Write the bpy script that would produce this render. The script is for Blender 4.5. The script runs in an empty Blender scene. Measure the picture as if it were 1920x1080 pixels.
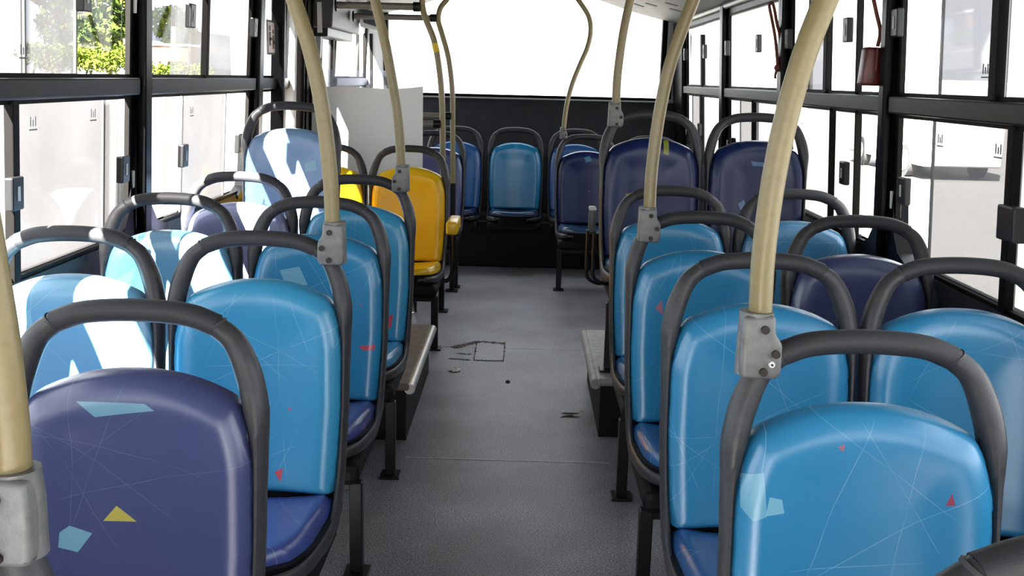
import bpy, bmesh, math, random
from mathutils import Vector, Matrix
random.seed(7)
S = bpy.context.scene
COL = S.collection
D = bpy.data

# ------------------------------------------------------------------ camera, world, sun, exposure
cam_d = D.cameras.new('camera'); cam = D.objects.new('camera', cam_d); COL.objects.link(cam)
cam_d.sensor_width = 36.0; cam_d.lens = 1900.0 / 1920.0 * 36.0
cam_d.clip_start = 0.02; cam_d.clip_end = 400
ax = Vector((0.9996, 0.0151, 0.0235)); az = Vector((0.0100, -0.9791, 0.2030))
az.normalize(); ax = (ax - az * ax.dot(az)).normalized(); ay = az.cross(ax)
cam.matrix_world = Matrix(((ax.x, ay.x, az.x, 0.0), (ax.y, ay.y, az.y, 0.0), (ax.z, ay.z, az.z, 1.40), (0, 0, 0, 1)))
S.camera = cam

w = D.worlds.new('sky'); S.world = w; w.use_nodes = True
wn = w.node_tree; wn.nodes['Background'].inputs['Color'].default_value = (0.93, 0.965, 1.0, 1)
wn.nodes['Background'].inputs['Strength'].default_value = 1.9
sun_d = D.lights.new('sun', 'SUN'); sun = D.objects.new('sun', sun_d); COL.objects.link(sun)
sun_d.energy = 58.0; sun_d.angle = math.radians(0.6); sun_d.color = (1.0, 0.96, 0.88)
sun.rotation_euler = Vector((0.40, 0.85, -0.92)).to_track_quat('-Z', 'Y').to_euler()
sun.location = (-4, -3, 9)
S.view_settings.view_transform = 'Standard'; S.view_settings.look = 'None'
S.view_settings.gamma = 1.0; S.view_settings.use_curve_mapping = False
S.view_settings.exposure = 1.5
S.cycles.max_bounces = 10; S.cycles.diffuse_bounces = 6; S.cycles.transparent_max_bounces = 24
S.cycles.caustics_reflective = False; S.cycles.caustics_refractive = False

# ------------------------------------------------------------------ materials
def mat(name, color, rough=0.5, metal=0.0, spec=0.5, noise=None, bump=None, coat=0.0):
    m = D.materials.new(name); m.use_nodes = True
    nt = m.node_tree; b = nt.nodes['Principled BSDF']
    b.inputs['Base Color'].default_value = (*color, 1); b.inputs['Roughness'].default_value = rough
    b.inputs['Metallic'].default_value = metal; b.inputs['Specular IOR Level'].default_value = spec
    b.inputs['Coat Weight'].default_value = coat; b.inputs['Coat Roughness'].default_value = 0.25
    if noise:
        scale, c2, lo, hi = noise
        tc = nt.nodes.new('ShaderNodeTexCoord'); n = nt.nodes.new('ShaderNodeTexNoise')
        n.inputs['Scale'].default_value = scale; n.inputs['Detail'].default_value = 6
        r = nt.nodes.new('ShaderNodeMapRange'); r.inputs['From Min'].default_value = lo; r.inputs['From Max'].default_value = hi
        mx = nt.nodes.new('ShaderNodeMix'); mx.data_type = 'RGBA'
        mx.inputs['A'].default_value = (*color, 1); mx.inputs['B'].default_value = (*c2, 1)
        nt.links.new(tc.outputs['Object'], n.inputs['Vector']); nt.links.new(n.outputs['Fac'], r.inputs['Value'])
        nt.links.new(r.outputs['Result'], mx.inputs['Factor']); nt.links.new(mx.outputs['Result'], b.inputs['Base Color'])
    if bump:
        scale, st = bump
        tc = nt.nodes.new('ShaderNodeTexCoord'); n = nt.nodes.new('ShaderNodeTexNoise')
        n.inputs['Scale'].default_value = scale; n.inputs['Detail'].default_value = 3
        bp = nt.nodes.new('ShaderNodeBump'); bp.inputs['Strength'].default_value = st; bp.inputs['Distance'].default_value = 0.002
        nt.links.new(tc.outputs['Object'], n.inputs['Vector']); nt.links.new(n.outputs['Fac'], bp.inputs['Height'])
        nt.links.new(bp.outputs['Normal'], b.inputs['Normal'])
    return m

def pane_mat(name, tint, haze, hazecol=(0.85, 0.86, 0.88)):
    m = D.materials.new(name); m.use_nodes = True; nt = m.node_tree
    nt.nodes.remove(nt.nodes['Principled BSDF']); out = nt.nodes['Material Output']
    tr = nt.nodes.new('ShaderNodeBsdfTransparent'); tr.inputs['Color'].default_value = (*tint, 1)
    last = tr.outputs[0]
    if haze > 0:
        tl = nt.nodes.new('ShaderNodeBsdfTranslucent'); tl.inputs['Color'].default_value = (*hazecol, 1)
        mx = nt.nodes.new('ShaderNodeMixShader')
        tc = nt.nodes.new('ShaderNodeTexCoord'); n = nt.nodes.new('ShaderNodeTexNoise')
        n.inputs['Scale'].default_value = 5.0; n.inputs['Detail'].default_value = 5
        r = nt.nodes.new('ShaderNodeMapRange'); r.inputs['From Min'].default_value = 0.3; r.inputs['From Max'].default_value = 0.7
        r.inputs['To Min'].default_value = haze * 0.8; r.inputs['To Max'].default_value = min(0.97, haze * 1.15)
        nt.links.new(tc.outputs['Object'], n.inputs['Vector']); nt.links.new(n.outputs['Fac'], r.inputs['Value'])
        nt.links.new(r.outputs['Result'], mx.inputs[0]); nt.links.new(last, mx.inputs[1]); nt.links.new(tl.outputs[0], mx.inputs[2])
        last = mx.outputs[0]
    gl = nt.nodes.new('ShaderNodeBsdfGlossy'); gl.inputs['Roughness'].default_value = 0.03
    mg = nt.nodes.new('ShaderNodeMixShader'); mg.inputs[0].default_value = 0.04
    nt.links.new(last, mg.inputs[1]); nt.links.new(gl.outputs[0], mg.inputs[2]); nt.links.new(mg.outputs[0], out.inputs[0])
    return m

def vinyl(name, base, line, patches, seed, lines=6, rough=0.27, cushion=False):
    """printed seat vinyl: base colour, thin straight lines crossing in a loose net, a few flat polygons"""
    m = D.materials.new(name); m.use_nodes = True; nt = m.node_tree; N = nt.nodes; L = nt.links
    b = N['Principled BSDF']; b.inputs['Roughness'].default_value = rough
    b.inputs['Specular IOR Level'].default_value = 0.40 if base[2] < 0.12 else 0.75
    tc = N.new('ShaderNodeTexCoord'); sx = N.new('ShaderNodeSeparateXYZ'); L.new(tc.outputs['Object'], sx.inputs[0])
    cb = N.new('ShaderNodeCombineXYZ'); L.new(sx.outputs['X'], cb.inputs[0]); L.new(sx.outputs['Y' if cushion else 'Z'], cb.inputs[1])
    def M(op, a, b_=None, c=None):
        n = N.new('ShaderNodeMath'); n.operation = op
        for i, v in enumerate((a, b_, c)):
            if v is None: continue
            if isinstance(v, (int, float)): n.inputs[i].default_value = v
            else: L.new(v, n.inputs[i])
        return n.outputs[0]
    rnd = random.Random(seed)
    def dot(cx, cy):
        n = N.new('ShaderNodeVectorMath'); n.operation = 'DOT_PRODUCT'; L.new(cb.outputs[0], n.inputs[0])
        n.inputs[1].default_value = (cx, cy, 0); return n.outputs['Value']
    # large mottled wear
    nz = N.new('ShaderNodeTexNoise'); nz.inputs['Scale'].default_value = 6; nz.inputs['Detail'].default_value = 5
    L.new(tc.outputs['Object'], nz.inputs['Vector'])
    wear = N.new('ShaderNodeMapRange'); wear.inputs['From Min'].default_value = 0.35; wear.inputs['From Max'].default_value = 0.75
    wear.inputs['To Min'].default_value = 0.0; wear.inputs['To Max'].default_value = 0.0 if base[0] > 0.5 else 0.22; L.new(nz.outputs['Fac'], wear.inputs['Value'])
    mx = N.new('ShaderNodeMix'); mx.data_type = 'RGBA'; mx.inputs['A'].default_value = (*base, 1)
    mx.inputs['B'].default_value = (*[min(1, c * 1.25 + 0.018) for c in base], 1); L.new(wear.outputs['Result'], mx.inputs['Factor'])
    cur = mx.outputs['Result']
    acc = None
    n2 = N.new('ShaderNodeTexNoise'); n2.inputs['Scale'].default_value = 3.5; L.new(tc.outputs['Object'], n2.inputs['Vector'])
    wob = M('MULTIPLY', n2.outputs['Fac'], 0.03)
    for k in range(lines):
        th = math.pi * (k + rnd.uniform(-0.3, 0.3)) / lines
        per = rnd.uniform(0.11, 0.19); off = rnd.uniform(0, 1)
        t = M('ADD', dot(math.cos(th), math.sin(th)), off + 3 * per)
        t = M('ADD', t, wob)
        d = M('PINGPONG', t, per)
        s = M('LESS_THAN', d, 0.0005)
        acc = s if acc is None else M('MAXIMUM', acc, s)
    # lines fade in and out
    n3 = N.new('ShaderNodeTexNoise'); n3.inputs['Scale'].default_value = 7; n3.inputs['Detail'].default_value = 2
    L.new(tc.outputs['Object'], n3.inputs['Vector'])
    g = N.new('ShaderNodeMapRange'); g.inputs['From Min'].default_value = 0.46; g.inputs['From Max'].default_value = 0.62
    g.inputs['To Max'].default_value = 0.36; L.new(n3.outputs['Fac'], g.inputs['Value'])
    if acc is not None:
        fac = M('MULTIPLY', acc, g.outputs['Result'])
        mx = N.new('ShaderNodeMix'); mx.data_type = 'RGBA'; L.new(fac, mx.inputs['Factor']); L.new(cur, mx.inputs['A'])
        mx.inputs['B'].default_value = (*line, 1); cur = mx.outputs['Result']
    for pts, colr, al in patches:
        area = sum(pts[i][0] * pts[(i + 1) % len(pts)][1] - pts[(i + 1) % len(pts)][0] * pts[i][1] for i in range(len(pts)))
        if area < 0: pts = pts[::-1]
        ins = None
        for i in range(len(pts)):
            (x0, y0), (x1, y1) = pts[i], pts[(i + 1) % len(pts)]
            nx, ny = -(y1 - y0), (x1 - x0)
            s = M('GREATER_THAN', dot(nx, ny), nx * x0 + ny * y0)
            ins = s if ins is None else M('MULTIPLY', ins, s)
        mx = N.new('ShaderNodeMix'); mx.data_type = 'RGBA'; L.new(M('MULTIPLY', ins, al), mx.inputs['Factor']); L.new(cur, mx.inputs['A'])
        mx.inputs['B'].default_value = (*colr, 1); cur = mx.outputs['Result']
    L.new(cur, b.inputs['Base Color'])
    f = N.new('ShaderNodeTexNoise'); f.inputs['Scale'].default_value = 900; L.new(tc.outputs['Object'], f.inputs['Vector'])
    bp = N.new('ShaderNodeBump'); bp.inputs['Strength'].default_value = 0.12; bp.inputs['Distance'].default_value = 0.001
    L.new(f.outputs['Fac'], bp.inputs['Height']); L.new(bp.outputs['Normal'], b.inputs['Normal'])
    return m

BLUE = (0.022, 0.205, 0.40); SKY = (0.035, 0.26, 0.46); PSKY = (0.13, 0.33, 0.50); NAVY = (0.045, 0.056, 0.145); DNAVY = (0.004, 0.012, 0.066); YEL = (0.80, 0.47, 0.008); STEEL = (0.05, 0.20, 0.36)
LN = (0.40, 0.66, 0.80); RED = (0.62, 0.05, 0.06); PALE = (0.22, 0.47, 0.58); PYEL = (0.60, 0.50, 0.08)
M_plastic = mat('dark grey moulded plastic', (0.032, 0.032, 0.036), 0.42, spec=0.40, noise=(40, (0.048, 0.046, 0.046), 0.4, 0.75), bump=(500, 0.15))
M_grip = mat('charcoal grip sleeve', (0.028, 0.028, 0.031), 0.55, spec=0.35, bump=(700, 0.25))
M_black = mat('black painted steel', (0.005, 0.005, 0.006), 0.4, spec=0.25)
M_pan = mat('black seat underside', (0.004, 0.004, 0.005), 0.6, spec=0.2)
M_pole = mat('cream coated pole', (0.225, 0.178, 0.080), 0.36, noise=(90, (0.20, 0.157, 0.068), 0.45, 0.7), spec=0.5)
M_cast = mat('grey cast clamp', (0.165, 0.165, 0.160), 0.5, metal=0.2, noise=(60, (0.12, 0.12, 0.115), 0.4, 0.7), bump=(300, 0.2))
M_bolt = mat('rusty bolt recess', (0.016, 0.010, 0.008), 0.7)
M_washer = mat('bright washer', (0.75, 0.75, 0.73), 0.4)
M_post = mat('black window post', (0.0025, 0.0025, 0.003), 0.30, spec=0.06)
M_rail = mat('dark painted window rail', (0.008, 0.0075, 0.0078), 0.42, spec=0.16)
M_rubber = mat('black window rubber', (0.0035, 0.003, 0.0028), 0.6, spec=0.08)
M_latch = mat('black plastic latch', (0.007, 0.007, 0.008), 0.4, spec=0.3)
M_latch_in = mat('pale latch slot', (0.55, 0.55, 0.55), 0.5)
M_wall = mat('dark grey wall panel', (0.013, 0.013, 0.016), 0.6, spec=0.3, noise=(12, (0.018, 0.018, 0.020), 0.4, 0.7))
M_rear = mat('charcoal rear wall', (0.016, 0.017, 0.021), 0.55, spec=0.3, noise=(9, (0.024, 0.024, 0.029), 0.4, 0.7))
M_bar = mat('tan grey bar', (0.17, 0.155, 0.13), 0.45)
M_trim = mat('grey metal trim', (0.20, 0.20, 0.20), 0.45, metal=0.3)
M_ceil = mat('pale grey ceiling', (0.085, 0.082, 0.078), 0.6, noise=(14, (0.058, 0.056, 0.054), 0.4, 0.7))
M_grey = mat('grey corner panel', (0.45, 0.45, 0.46), 0.55)
M_slot = mat('dark vent slot', (0.02, 0.022, 0.02), 0.7)
M_bead = mat('pale cable bead', (0.42, 0.41, 0.39), 0.4)
M_box = mat('worn brown grey cover', (0.16, 0.135, 0.11), 0.7, noise=(20, (0.10, 0.085, 0.075), 0.4, 0.7))
M_boxr = mat('pale grey moulded cover', (0.34, 0.33, 0.32), 0.5, noise=(30, (0.24, 0.23, 0.22), 0.4, 0.7))
M_edge = mat('aluminium edge strip', (0.48, 0.46, 0.44), 0.35, metal=0.5)
M_panel = mat('off white partition panel', (0.84, 0.83, 0.80), 0.6, noise=(3, (0.80, 0.79, 0.76), 0.4, 0.7))
M_clear = pane_mat('clear glass', (0.97, 0.98, 0.98), 0.0)
M_acry = pane_mat('bluish acrylic', (0.86, 0.89, 0.97), 0.06)
M_haze = pane_mat('dusty glass', (0.375, 0.375, 0.382), 0.15, (0.30, 0.30, 0.31))
M_haze2 = pane_mat('lightly dusty glass', (0.48, 0.48, 0.482), 0.10, (0.35, 0.35, 0.36))
M_white = mat('white edge strip', (0.78, 0.78, 0.76), 0.5)
M_red = mat('dark red plastic', (0.085, 0.006, 0.008), 0.38)
M_cord = mat('brown red cord', (0.15, 0.040, 0.020), 0.8)
M_amber = mat('yellow armrest', (0.80, 0.46, 0.01), 0.3)
M_tape = mat('yellow tape', (0.70, 0.48, 0.02), 0.5)
M_sign = mat('pinkish sign face', (0.55, 0.45, 0.42), 0.5)
M_ink = mat('dark print', (0.03, 0.03, 0.03), 0.6)
M_etch = mat('grey glass print', (0.20, 0.205, 0.205), 0.6)
M_paper = mat('crumpled white paper', (0.72, 0.74, 0.68), 0.7)
M_leaf = mat('olive dry leaf', (0.05, 0.065, 0.015), 0.6)
M_rust = mat('rusty seam', (0.060, 0.034, 0.024), 0.8, noise=(60, (0.13, 0.10, 0.09), 0.45, 0.7))
M_patch = mat('floor patch', (0.26, 0.255, 0.265), 0.46, spec=0.7, noise=(40, (0.21, 0.195, 0.19), 0.4, 0.7))
M_seam = mat('pale floor seam', (0.42, 0.42, 0.44), 0.45, spec=0.7, noise=(50, (0.24, 0.24, 0.25), 0.4, 0.65))
M_street = mat('sunlit concrete', (0.125, 0.123, 0.118), 0.9)
M_grass = mat('dry verge', (0.50, 0.52, 0.30), 0.9)
M_leafy = mat('hedge leaves', (0.055, 0.085, 0.008), 1.0, spec=0.05, noise=(3, (0.085, 0.10, 0.016), 0.4, 0.65))
M_leafd = mat('tree leaves', (0.022, 0.040, 0.006), 1.0, spec=0.05, noise=(2, (0.055, 0.070, 0.014), 0.4, 0.65))
M_bark = mat('bark', (0.10, 0.075, 0.055), 0.9)
M_orange = mat('orange paint', (0.13, 0.055, 0.010), 0.6)
M_bluep = mat('pale blue wall', (0.08, 0.10, 0.14), 0.7)
M_vanw = mat('white vehicle paint', (0.5, 0.5, 0.49), 0.4)
M_tyre = mat('tyre rubber', (0.02, 0.02, 0.02), 0.8)
M_hub = mat('wheel rim', (0.45, 0.45, 0.45), 0.4, metal=0.4)
M_vglass = mat('dark vehicle glass', (0.10, 0.12, 0.13), 0.1)
M_roof = mat('roof outer skin', (0.8, 0.8, 0.8), 0.5)

def floor_mat():
    m = mat('speckled grey vinyl floor', (0.155, 0.158, 0.172), 0.46, spec=0.7)
    nt = m.node_tree; N = nt.nodes; L = nt.links; b = N['Principled BSDF']
    tc = N.new('ShaderNodeTexCoord')
    a = N.new('ShaderNodeTexNoise'); a.inputs['Scale'].default_value = 190; a.inputs['Detail'].default_value = 2
    c = N.new('ShaderNodeTexNoise'); c.inputs['Scale'].default_value = 3.0; c.inputs['Detail'].default_value = 8
    for n in (a, c): L.new(tc.outputs['Object'], n.inputs['Vector'])
    r1 = N.new('ShaderNodeValToRGB'); e = r1.color_ramp.elements
    e[0].position = 0.36; e[0].color = (0.062, 0.062, 0.073, 1); e[1].position = 0.64; e[1].color = (0.33, 0.332, 0.368, 1)
    L.new(a.outputs['Fac'], r1.inputs['Fac'])
    r2 = N.new('ShaderNodeValToRGB'); e = r2.color_ramp.elements
    e[0].position = 0.35; e[0].color = (0.72, 0.69, 0.68, 1); e[1].position = 0.68; e[1].color = (1.25, 1.25, 1.27, 1)
    L.new(c.outputs['Fac'], r2.inputs['Fac'])
    mx = N.new('ShaderNodeMix'); mx.data_type = 'RGBA'; mx.blend_type = 'MULTIPLY'; mx.inputs['Factor'].default_value = 1
    L.new(r1.outputs['Color'], mx.inputs['A']); L.new(r2.outputs['Color'], mx.inputs['B']); L.new(mx.outputs['Result'], b.inputs['Base Color'])
    return m
M_floor = floor_mat()

# ------------------------------------------------------------------ mesh helpers
def bm_new(): return bmesh.new()

def box(bm, x0, x1, y0, y1, z0, z1, bevel=0.0, seg=2):
    b2 = bmesh.new()
    r = bmesh.ops.create_cube(b2, size=1.0)
    for v in b2.verts:
        v.co = Vector(((x0 + x1) / 2 + v.co.x * (x1 - x0), (y0 + y1) / 2 + v.co.y * (y1 - y0), (z0 + z1) / 2 + v.co.z * (z1 - z0)))
    if bevel: bmesh.ops.bevel(b2, geom=b2.edges[:], offset=bevel, segments=seg, affect='EDGES', profile=0.5)
    merge(bm, b2)

def merge(bm, b2):
    me = D.meshes.new('tmp'); b2.to_mesh(me); b2.free(); bm.from_mesh(me); D.meshes.remove(me)

def hexa(bm, p, bevel=0.0):
    """p: eight points, bottom ring then top ring"""
    b2 = bmesh.new(); v = [b2.verts.new(q) for q in p]
    for f in ((3, 2, 1, 0), (4, 5, 6, 7), (0, 1, 5, 4), (1, 2, 6, 5), (2, 3, 7, 6), (3, 0, 4, 7)): b2.faces.new([v[i] for i in f])
    bmesh.ops.recalc_face_normals(b2, faces=b2.faces[:])
    if bevel: bmesh.ops.bevel(b2, geom=b2.edges[:], offset=bevel, segments=2, affect='EDGES', profile=0.5)
    merge(bm, b2)

def smooth_path(pts, n=8):
    P = [Vector(p) for p in pts]; out = []
    for i in range(len(P) - 1):
        p0 = P[i - 1] if i else P[0] * 2 - P[1]; p1, p2 = P[i], P[i + 1]; p3 = P[i + 2] if i + 2 < len(P) else P[-1] * 2 - P[-2]
        for k in range(n):
            t = k / n
            out.append(0.5 * ((2 * p1) + (p2 - p0) * t + (2 * p0 - 5 * p1 + 4 * p2 - p3) * t * t + (3 * p1 - p0 - 3 * p2 + p3) * t ** 3))
    out.append(P[-1]); return out

def tube(bm, pts, rad, seg=12, n=8, smooth=True, fixed=None, rad2=None, caps=True):
    """sweep; rad may be a list per control point; fixed = constant binormal direction (planar curves); rad2 = radius along the binormal"""
    K = len(pts); P = smooth_path(pts, n) if smooth else [Vector(p) for p in pts]
    def at(r, i):
        if r is None: return None
        if isinstance(r, (int, float)): return r
        t = i / max(1, len(P) - 1) * (K - 1); a = min(int(t), K - 2); f = t - a
        return r[a] * (1 - f) + r[a + 1] * f
    rings = []; prev = None
    for i, p in enumerate(P):
        t = (P[min(i + 1, len(P) - 1)] - P[max(i - 1, 0)]).normalized()
        if fixed is not None:
            bn = Vector(fixed).normalized(); nn = bn.cross(t).normalized(); bn = t.cross(nn)
        else:
            if prev is None:
                a = Vector((0, 0, 1)) if abs(t.z) < 0.9 else Vector((0, 1, 0)); nn = a.cross(t).normalized()
            else: nn = (prev - t * prev.dot(t)).normalized()
            bn = t.cross(nn); prev = nn
        r1 = at(rad, i); r2 = at(rad2, i) if rad2 is not None else r1
        rings.append([bm.verts.new(p + nn * math.cos(2 * math.pi * k / seg) * r1 + bn * math.sin(2 * math.pi * k / seg) * r2) for k in range(seg)])
    for a, b in zip(rings, rings[1:]):
        for k in range(seg): bm.faces.new((a[k], a[(k + 1) % seg], b[(k + 1) % seg], b[k]))
    if caps: bm.faces.new(rings[0][::-1]); bm.faces.new(rings[-1])

def prism(bm, poly, axis, a0, a1, bevel=0.0):
    """poly = 2D outline; axis 'y': outline in xz, extruded in y; 'x': outline in yz; 'z': outline in xy"""
    b2 = bmesh.new()
    def P(u, v, a): return {'y': (u, a, v), 'x': (a, u, v), 'z': (u, v, a)}[axis]
    A = [b2.verts.new(P(u, v, a0)) for u, v in poly]; B = [b2.verts.new(P(u, v, a1)) for u, v in poly]
    n = len(poly); b2.faces.new(A); b2.faces.new(B[::-1])
    for i in range(n): b2.faces.new((A[i], B[i], B[(i + 1) % n], A[(i + 1) % n]))
    bmesh.ops.recalc_face_normals(b2, faces=b2.faces[:])
    if bevel: bmesh.ops.bevel(b2, geom=b2.edges[:], offset=bevel, segments=3, affect='EDGES', profile=0.5)
    merge(bm, b2)

def cyl(bm, c, axis, r, h, seg=20):
    tube(bm, [Vector(c) - Vector(axis) * h / 2, Vector(c) + Vector(axis) * h / 2], r, seg, smooth=False)

def mesh(name, bm, m, smooth=True):
    bmesh.ops.recalc_face_normals(bm, faces=bm.faces[:])
    me = D.meshes.new(name); bm.to_mesh(me); bm.free()
    me.materials.append(m)
    if smooth:
        me.polygons.foreach_set('use_smooth', [True] * len(me.polygons))
        try: me.set_sharp_from_angle(angle=math.radians(40))
        except Exception: pass
    return me

def obj(name, data, parent=None, loc=None, m=None):
    o = D.objects.new(name, data); COL.objects.link(o)
    if parent is not None: o.parent = parent
    if loc: o.location = loc
    if m is not None and data is not None:
        o.material_slots[0].link = 'OBJECT'; o.material_slots[0].material = m
    return o

def tag(o, label=None, cat=None, group=None, kind=None):
    if label: o['label'] = label
    if cat: o['category'] = cat
    if group: o['group'] = group
    if kind: o['kind'] = kind
    return o

def make(name, bm, m, parent=None, smooth=True, loc=None): return obj(name, mesh(name, bm, m, smooth), parent, loc)

def struct(name, bm, m, label, cat, smooth=True):
    return tag(make(name, bm, m, None, smooth), label, cat, kind='structure')

# ------------------------------------------------------------------ bus shell
CX = -0.055; HW = 1.305; SILL = 0.835; LEAN = 0.065
def wx(side, z): return CX + side * (HW - LEAN * max(0.0, z - 0.84))
Y0, Y1 = -2.2, 8.42
RAILZ = (1.314, 1.370); WTOP = 1.80; CEILZ = 1.86

b = bm_new(); box(b, CX - HW, CX + HW, Y0, Y1, -0.06, 0.0); struct('floor', b, M_floor, 'speckled grey vinyl floor of the bus aisle', 'floor', False)
for side, nm in ((-1, 'left'), (1, 'right')):
    b = bm_new(); xo = CX + side * (HW + 0.06)
    box(b, min(CX + side * HW, xo), max(CX + side * HW, xo), Y0, Y1, -0.06, SILL)
    # sill lip
    box(b, min(CX + side * (HW - 0.012), xo), max(CX + side * (HW - 0.012), xo), Y0, Y1, SILL - 0.03, SILL)
    struct('wall_' + nm, b, M_wall, 'dark grey panel wall under the %s windows' % nm, 'wall', False)
    # header above the windows
    b = bm_new()
    a, c = wx(side, WTOP), wx(side, CEILZ + 0.04)
    hexa(b, [(a, Y0, WTOP), (a + side * 0.06, Y0, WTOP), (a + side * 0.06, Y1, WTOP), (a, Y1, WTOP),
             (c, Y0, CEILZ + 0.04), (c + side * 0.06, Y0, CEILZ + 0.04), (c + side * 0.06, Y1, CEILZ + 0.04), (c, Y1, CEILZ + 0.04)])
    struct('trim_%d' % (1 if side < 0 else 2), b, M_rail, 'dark header band above the %s windows' % nm, 'trim', False)

# ceiling: shallow arch
prof = [(-1.245, 1.855), (-1.10, 1.885), (-0.86, 1.945), (-0.55, 2.04), (-0.25, 2.10), (0, 2.115), (0.25, 2.10), (0.55, 2.04), (0.86, 1.945), (1.10, 1.885), (1.245, 1.855)]
prof = [(CX + x, z) for x, z in prof]
sp = [(p.x, p.y) for p in smooth_path([(x, z, 0) for x, z in prof], 5)]
b = bm_new(); prism(b, sp + [(x, z + 0.05) for x, z in sp[::-1]], 'y', Y0, Y1 - 0.02)
ceil = struct('ceiling', b, M_ceil, 'pale grey arched ceiling with dark vent slots in the rear right corner', 'ceiling')
def ceil_z(x):
    for (a, za), (c, zc) in zip(sp, sp[1:]):
        if a <= x <= c: return za + (zc - za) * (x - a) / (c - a)
    return 1.86
for cx, cy in ((0.86, 7.45), (0.95, 7.05), (0.80, 7.75), (1.02, 7.35), (0.72, 7.30), (0.88, 6.75)):
    b = bm_new(); dz = (ceil_z(cx + 0.03) - ceil_z(cx - 0.03)) / 0.06
    hexa(b, [(cx + sx * 0.040, cy + sy * 0.035, ceil_z(cx) + dz * sx * 0.040 - 0.003 + h) for h in (0, 0.006) for sx, sy in ((-1, -1), (1, -1), (1, 1), (-1, 1))])
    make('vent_slot', b, M_slot, ceil)
# pale beads along the coves
for side, k in ((-1, 3), (1, 4)):
    b = bm_new(); tube(b, [(CX + side * 1.225, Y0, 1.85), (CX + side * 1.225, Y1 - 0.03, 1.85)], 0.018, 10, smooth=False)
    struct('trim_%d' % k, b, M_bead, 'pale rounded bead along the %s edge of the ceiling' % ('left' if side < 0 else 'right'), 'trim')

# rear wall: charcoal panel below the rear window, leaning forward at its foot, and the surround
RS = 1.243
b = bm_new()
prism(b, [(8.10, 0.0), (8.10, 0.50), (8.36, RS - 0.012), (8.47, RS - 0.012), (8.47, 0.0)], 'x', CX - HW, CX + HW)
struct('wall_rear', b, M_rear, 'charcoal wall panel under the big rear window behind the last seat row', 'wall', False)
b = bm_new(); box(b, CX - HW + 0.02, CX + HW - 0.02, 8.325, 8.365, RS - 0.014, RS - 0.002, 0.003)
struct('trim_5', b, M_trim, 'pale edge strip along the foot of the rear window', 'trim', False)
# rear window frame
b = bm_new()
xl, xr = CX - 1.08, CX + 1.13
box(b, xl - 0.02, xr + 0.02, 8.38, 8.43, RS - 0.01, RS + 0.022)
rw = struct('window_1', b, M_rubber, 'wide bright rear window above the last seat row', 'window', False)
for x0, x1 in ((xl - 0.03, xl + 0.005), (xr - 0.005, xr + 0.035)):
    b = bm_new(); box(b, x0, x1, 8.36, 8.43, RS, 1.95, 0.008); make('window_post', b, M_rubber, rw, False)
b = bm_new(); box(b, xl, xr, 8.40, 8.408, RS, 2.14); make('pane', b, M_clear, rw, False)
# corner posts beside the rear window
for side, k in ((-1, 6), (1, 7)):
    b = bm_new(); a = xl - 0.03 if side < 0 else xr + 0.035
    e = wx(side, 1.5) + side * 0.10
    box(b, min(a, e), max(a, e), 8.36, 8.46, 0.9, 2.0, 0.01)
    o = struct('trim_%d' % k, b, M_grey, 'pale grey corner post on the %s of the rear window' % ('left' if side < 0 else 'right'), 'trim', False)
    for q in range(3):
        b = bm_new(); xx = min(a, e) + 0.03 + q * 0.055
        box(b, xx, xx + 0.022, 8.348, 8.362, 1.26, 1.72); make('groove', b, M_rubber, o, False)
# front of the bus behind the viewer: low wall, open windscreen, header
b = bm_new(); box(b, CX - HW, CX + HW, Y0 - 0.06, Y0, -0.06, 0.40); struct('wall_front', b, M_wall, 'low front wall of the bus', 'wall', False)  # unseen; kept low so the seat backs mirror the bright opening

# ------------------------------------------------------------------ side windows
def lean_box(bm, side, y0, y1, z0, z1, d0, d1, bevel=0.0):
    """box following the leaning wall; d = distance inward from the wall plane"""
    def X(z, d): return wx(side, z) - side * d
    hexa(bm, [(X(z, d), y, z) for z in (z0, z1) for d, y in ((d0, y0), (d1, y0), (d1, y1), (d0, y1))], bevel)

def post(k, side, y0, y1, where, flare=True):
    b = bm_new()
    ym = (y0 + y1) / 2
    lean_box(b, side, y0 - 0.035, y1 + 0.035, SILL - 0.02, CEILZ, -0.012, 0.002)
    lean_box(b, side, y0, y1, 0.60, CEILZ, 0.0, 0.034, 0.010)
    if flare:
        for s in (-1, 1):
            ye = y0 - 0.03 if s < 0 else y1 + 0.03
            pts = [(ye, SILL - 0.02), (ye, SILL + 0.22), (ye + s * 0.03, SILL + 0.10), (ye + s * 0.09, SILL + 0.03), (ye + s * 0.20, SILL - 0.002), (ye + s * 0.20, SILL - 0.02)]
            x = wx(side, SILL); prism(b, pts, 'x', x - side * 0.022, x + side * 0.03)
    o = struct('trim_%d' % k, b, M_post, 'black pillar %s' % where, 'pillar', False)
    b = bm_new(); lean_box(b, side, ym - 0.006, ym, 0.86, CEILZ - 0.02, 0.033, 0.036); make('highlight_line', b, M_trim, o, False)  # thin grey strip stands in for the highlight down the pillar
    b = bm_new(); lean_box(b, side, y0 - 0.020, y0 - 0.008, 1.00, 1.06, 0.002, 0.012, 0.003); make('clip', b, M_white, o, False)
    b = bm_new(); lean_box(b, side, y0 - 0.020, y0 - 0.008, 1.58, 1.65, 0.002, 0.012, 0.003); make('clip', b, M_white, o, False)
    return o
posts_L = [(8, -1, 1.885, 1.955, 'of the left wall nearest the viewer'), (9, -1, 3.465, 3.535, 'between the two big left windows'), (10, -1, 4.945, 5.03, 'between the left windows and the door side')]
posts_R = [(11, 1, 1.885, 1.955, 'of the right wall nearest the viewer'), (12, 1, 3.42, 3.48, 'of the right wall with a red box hanging beside it'), (13, 1, 4.81, 4.90, 'of the right wall with the cord loop'), (14, 1, 6.27, 6.37, 'of the right wall third from the front'), (15, 1, 7.90, 8.40, 'in the rear right corner')]
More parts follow.
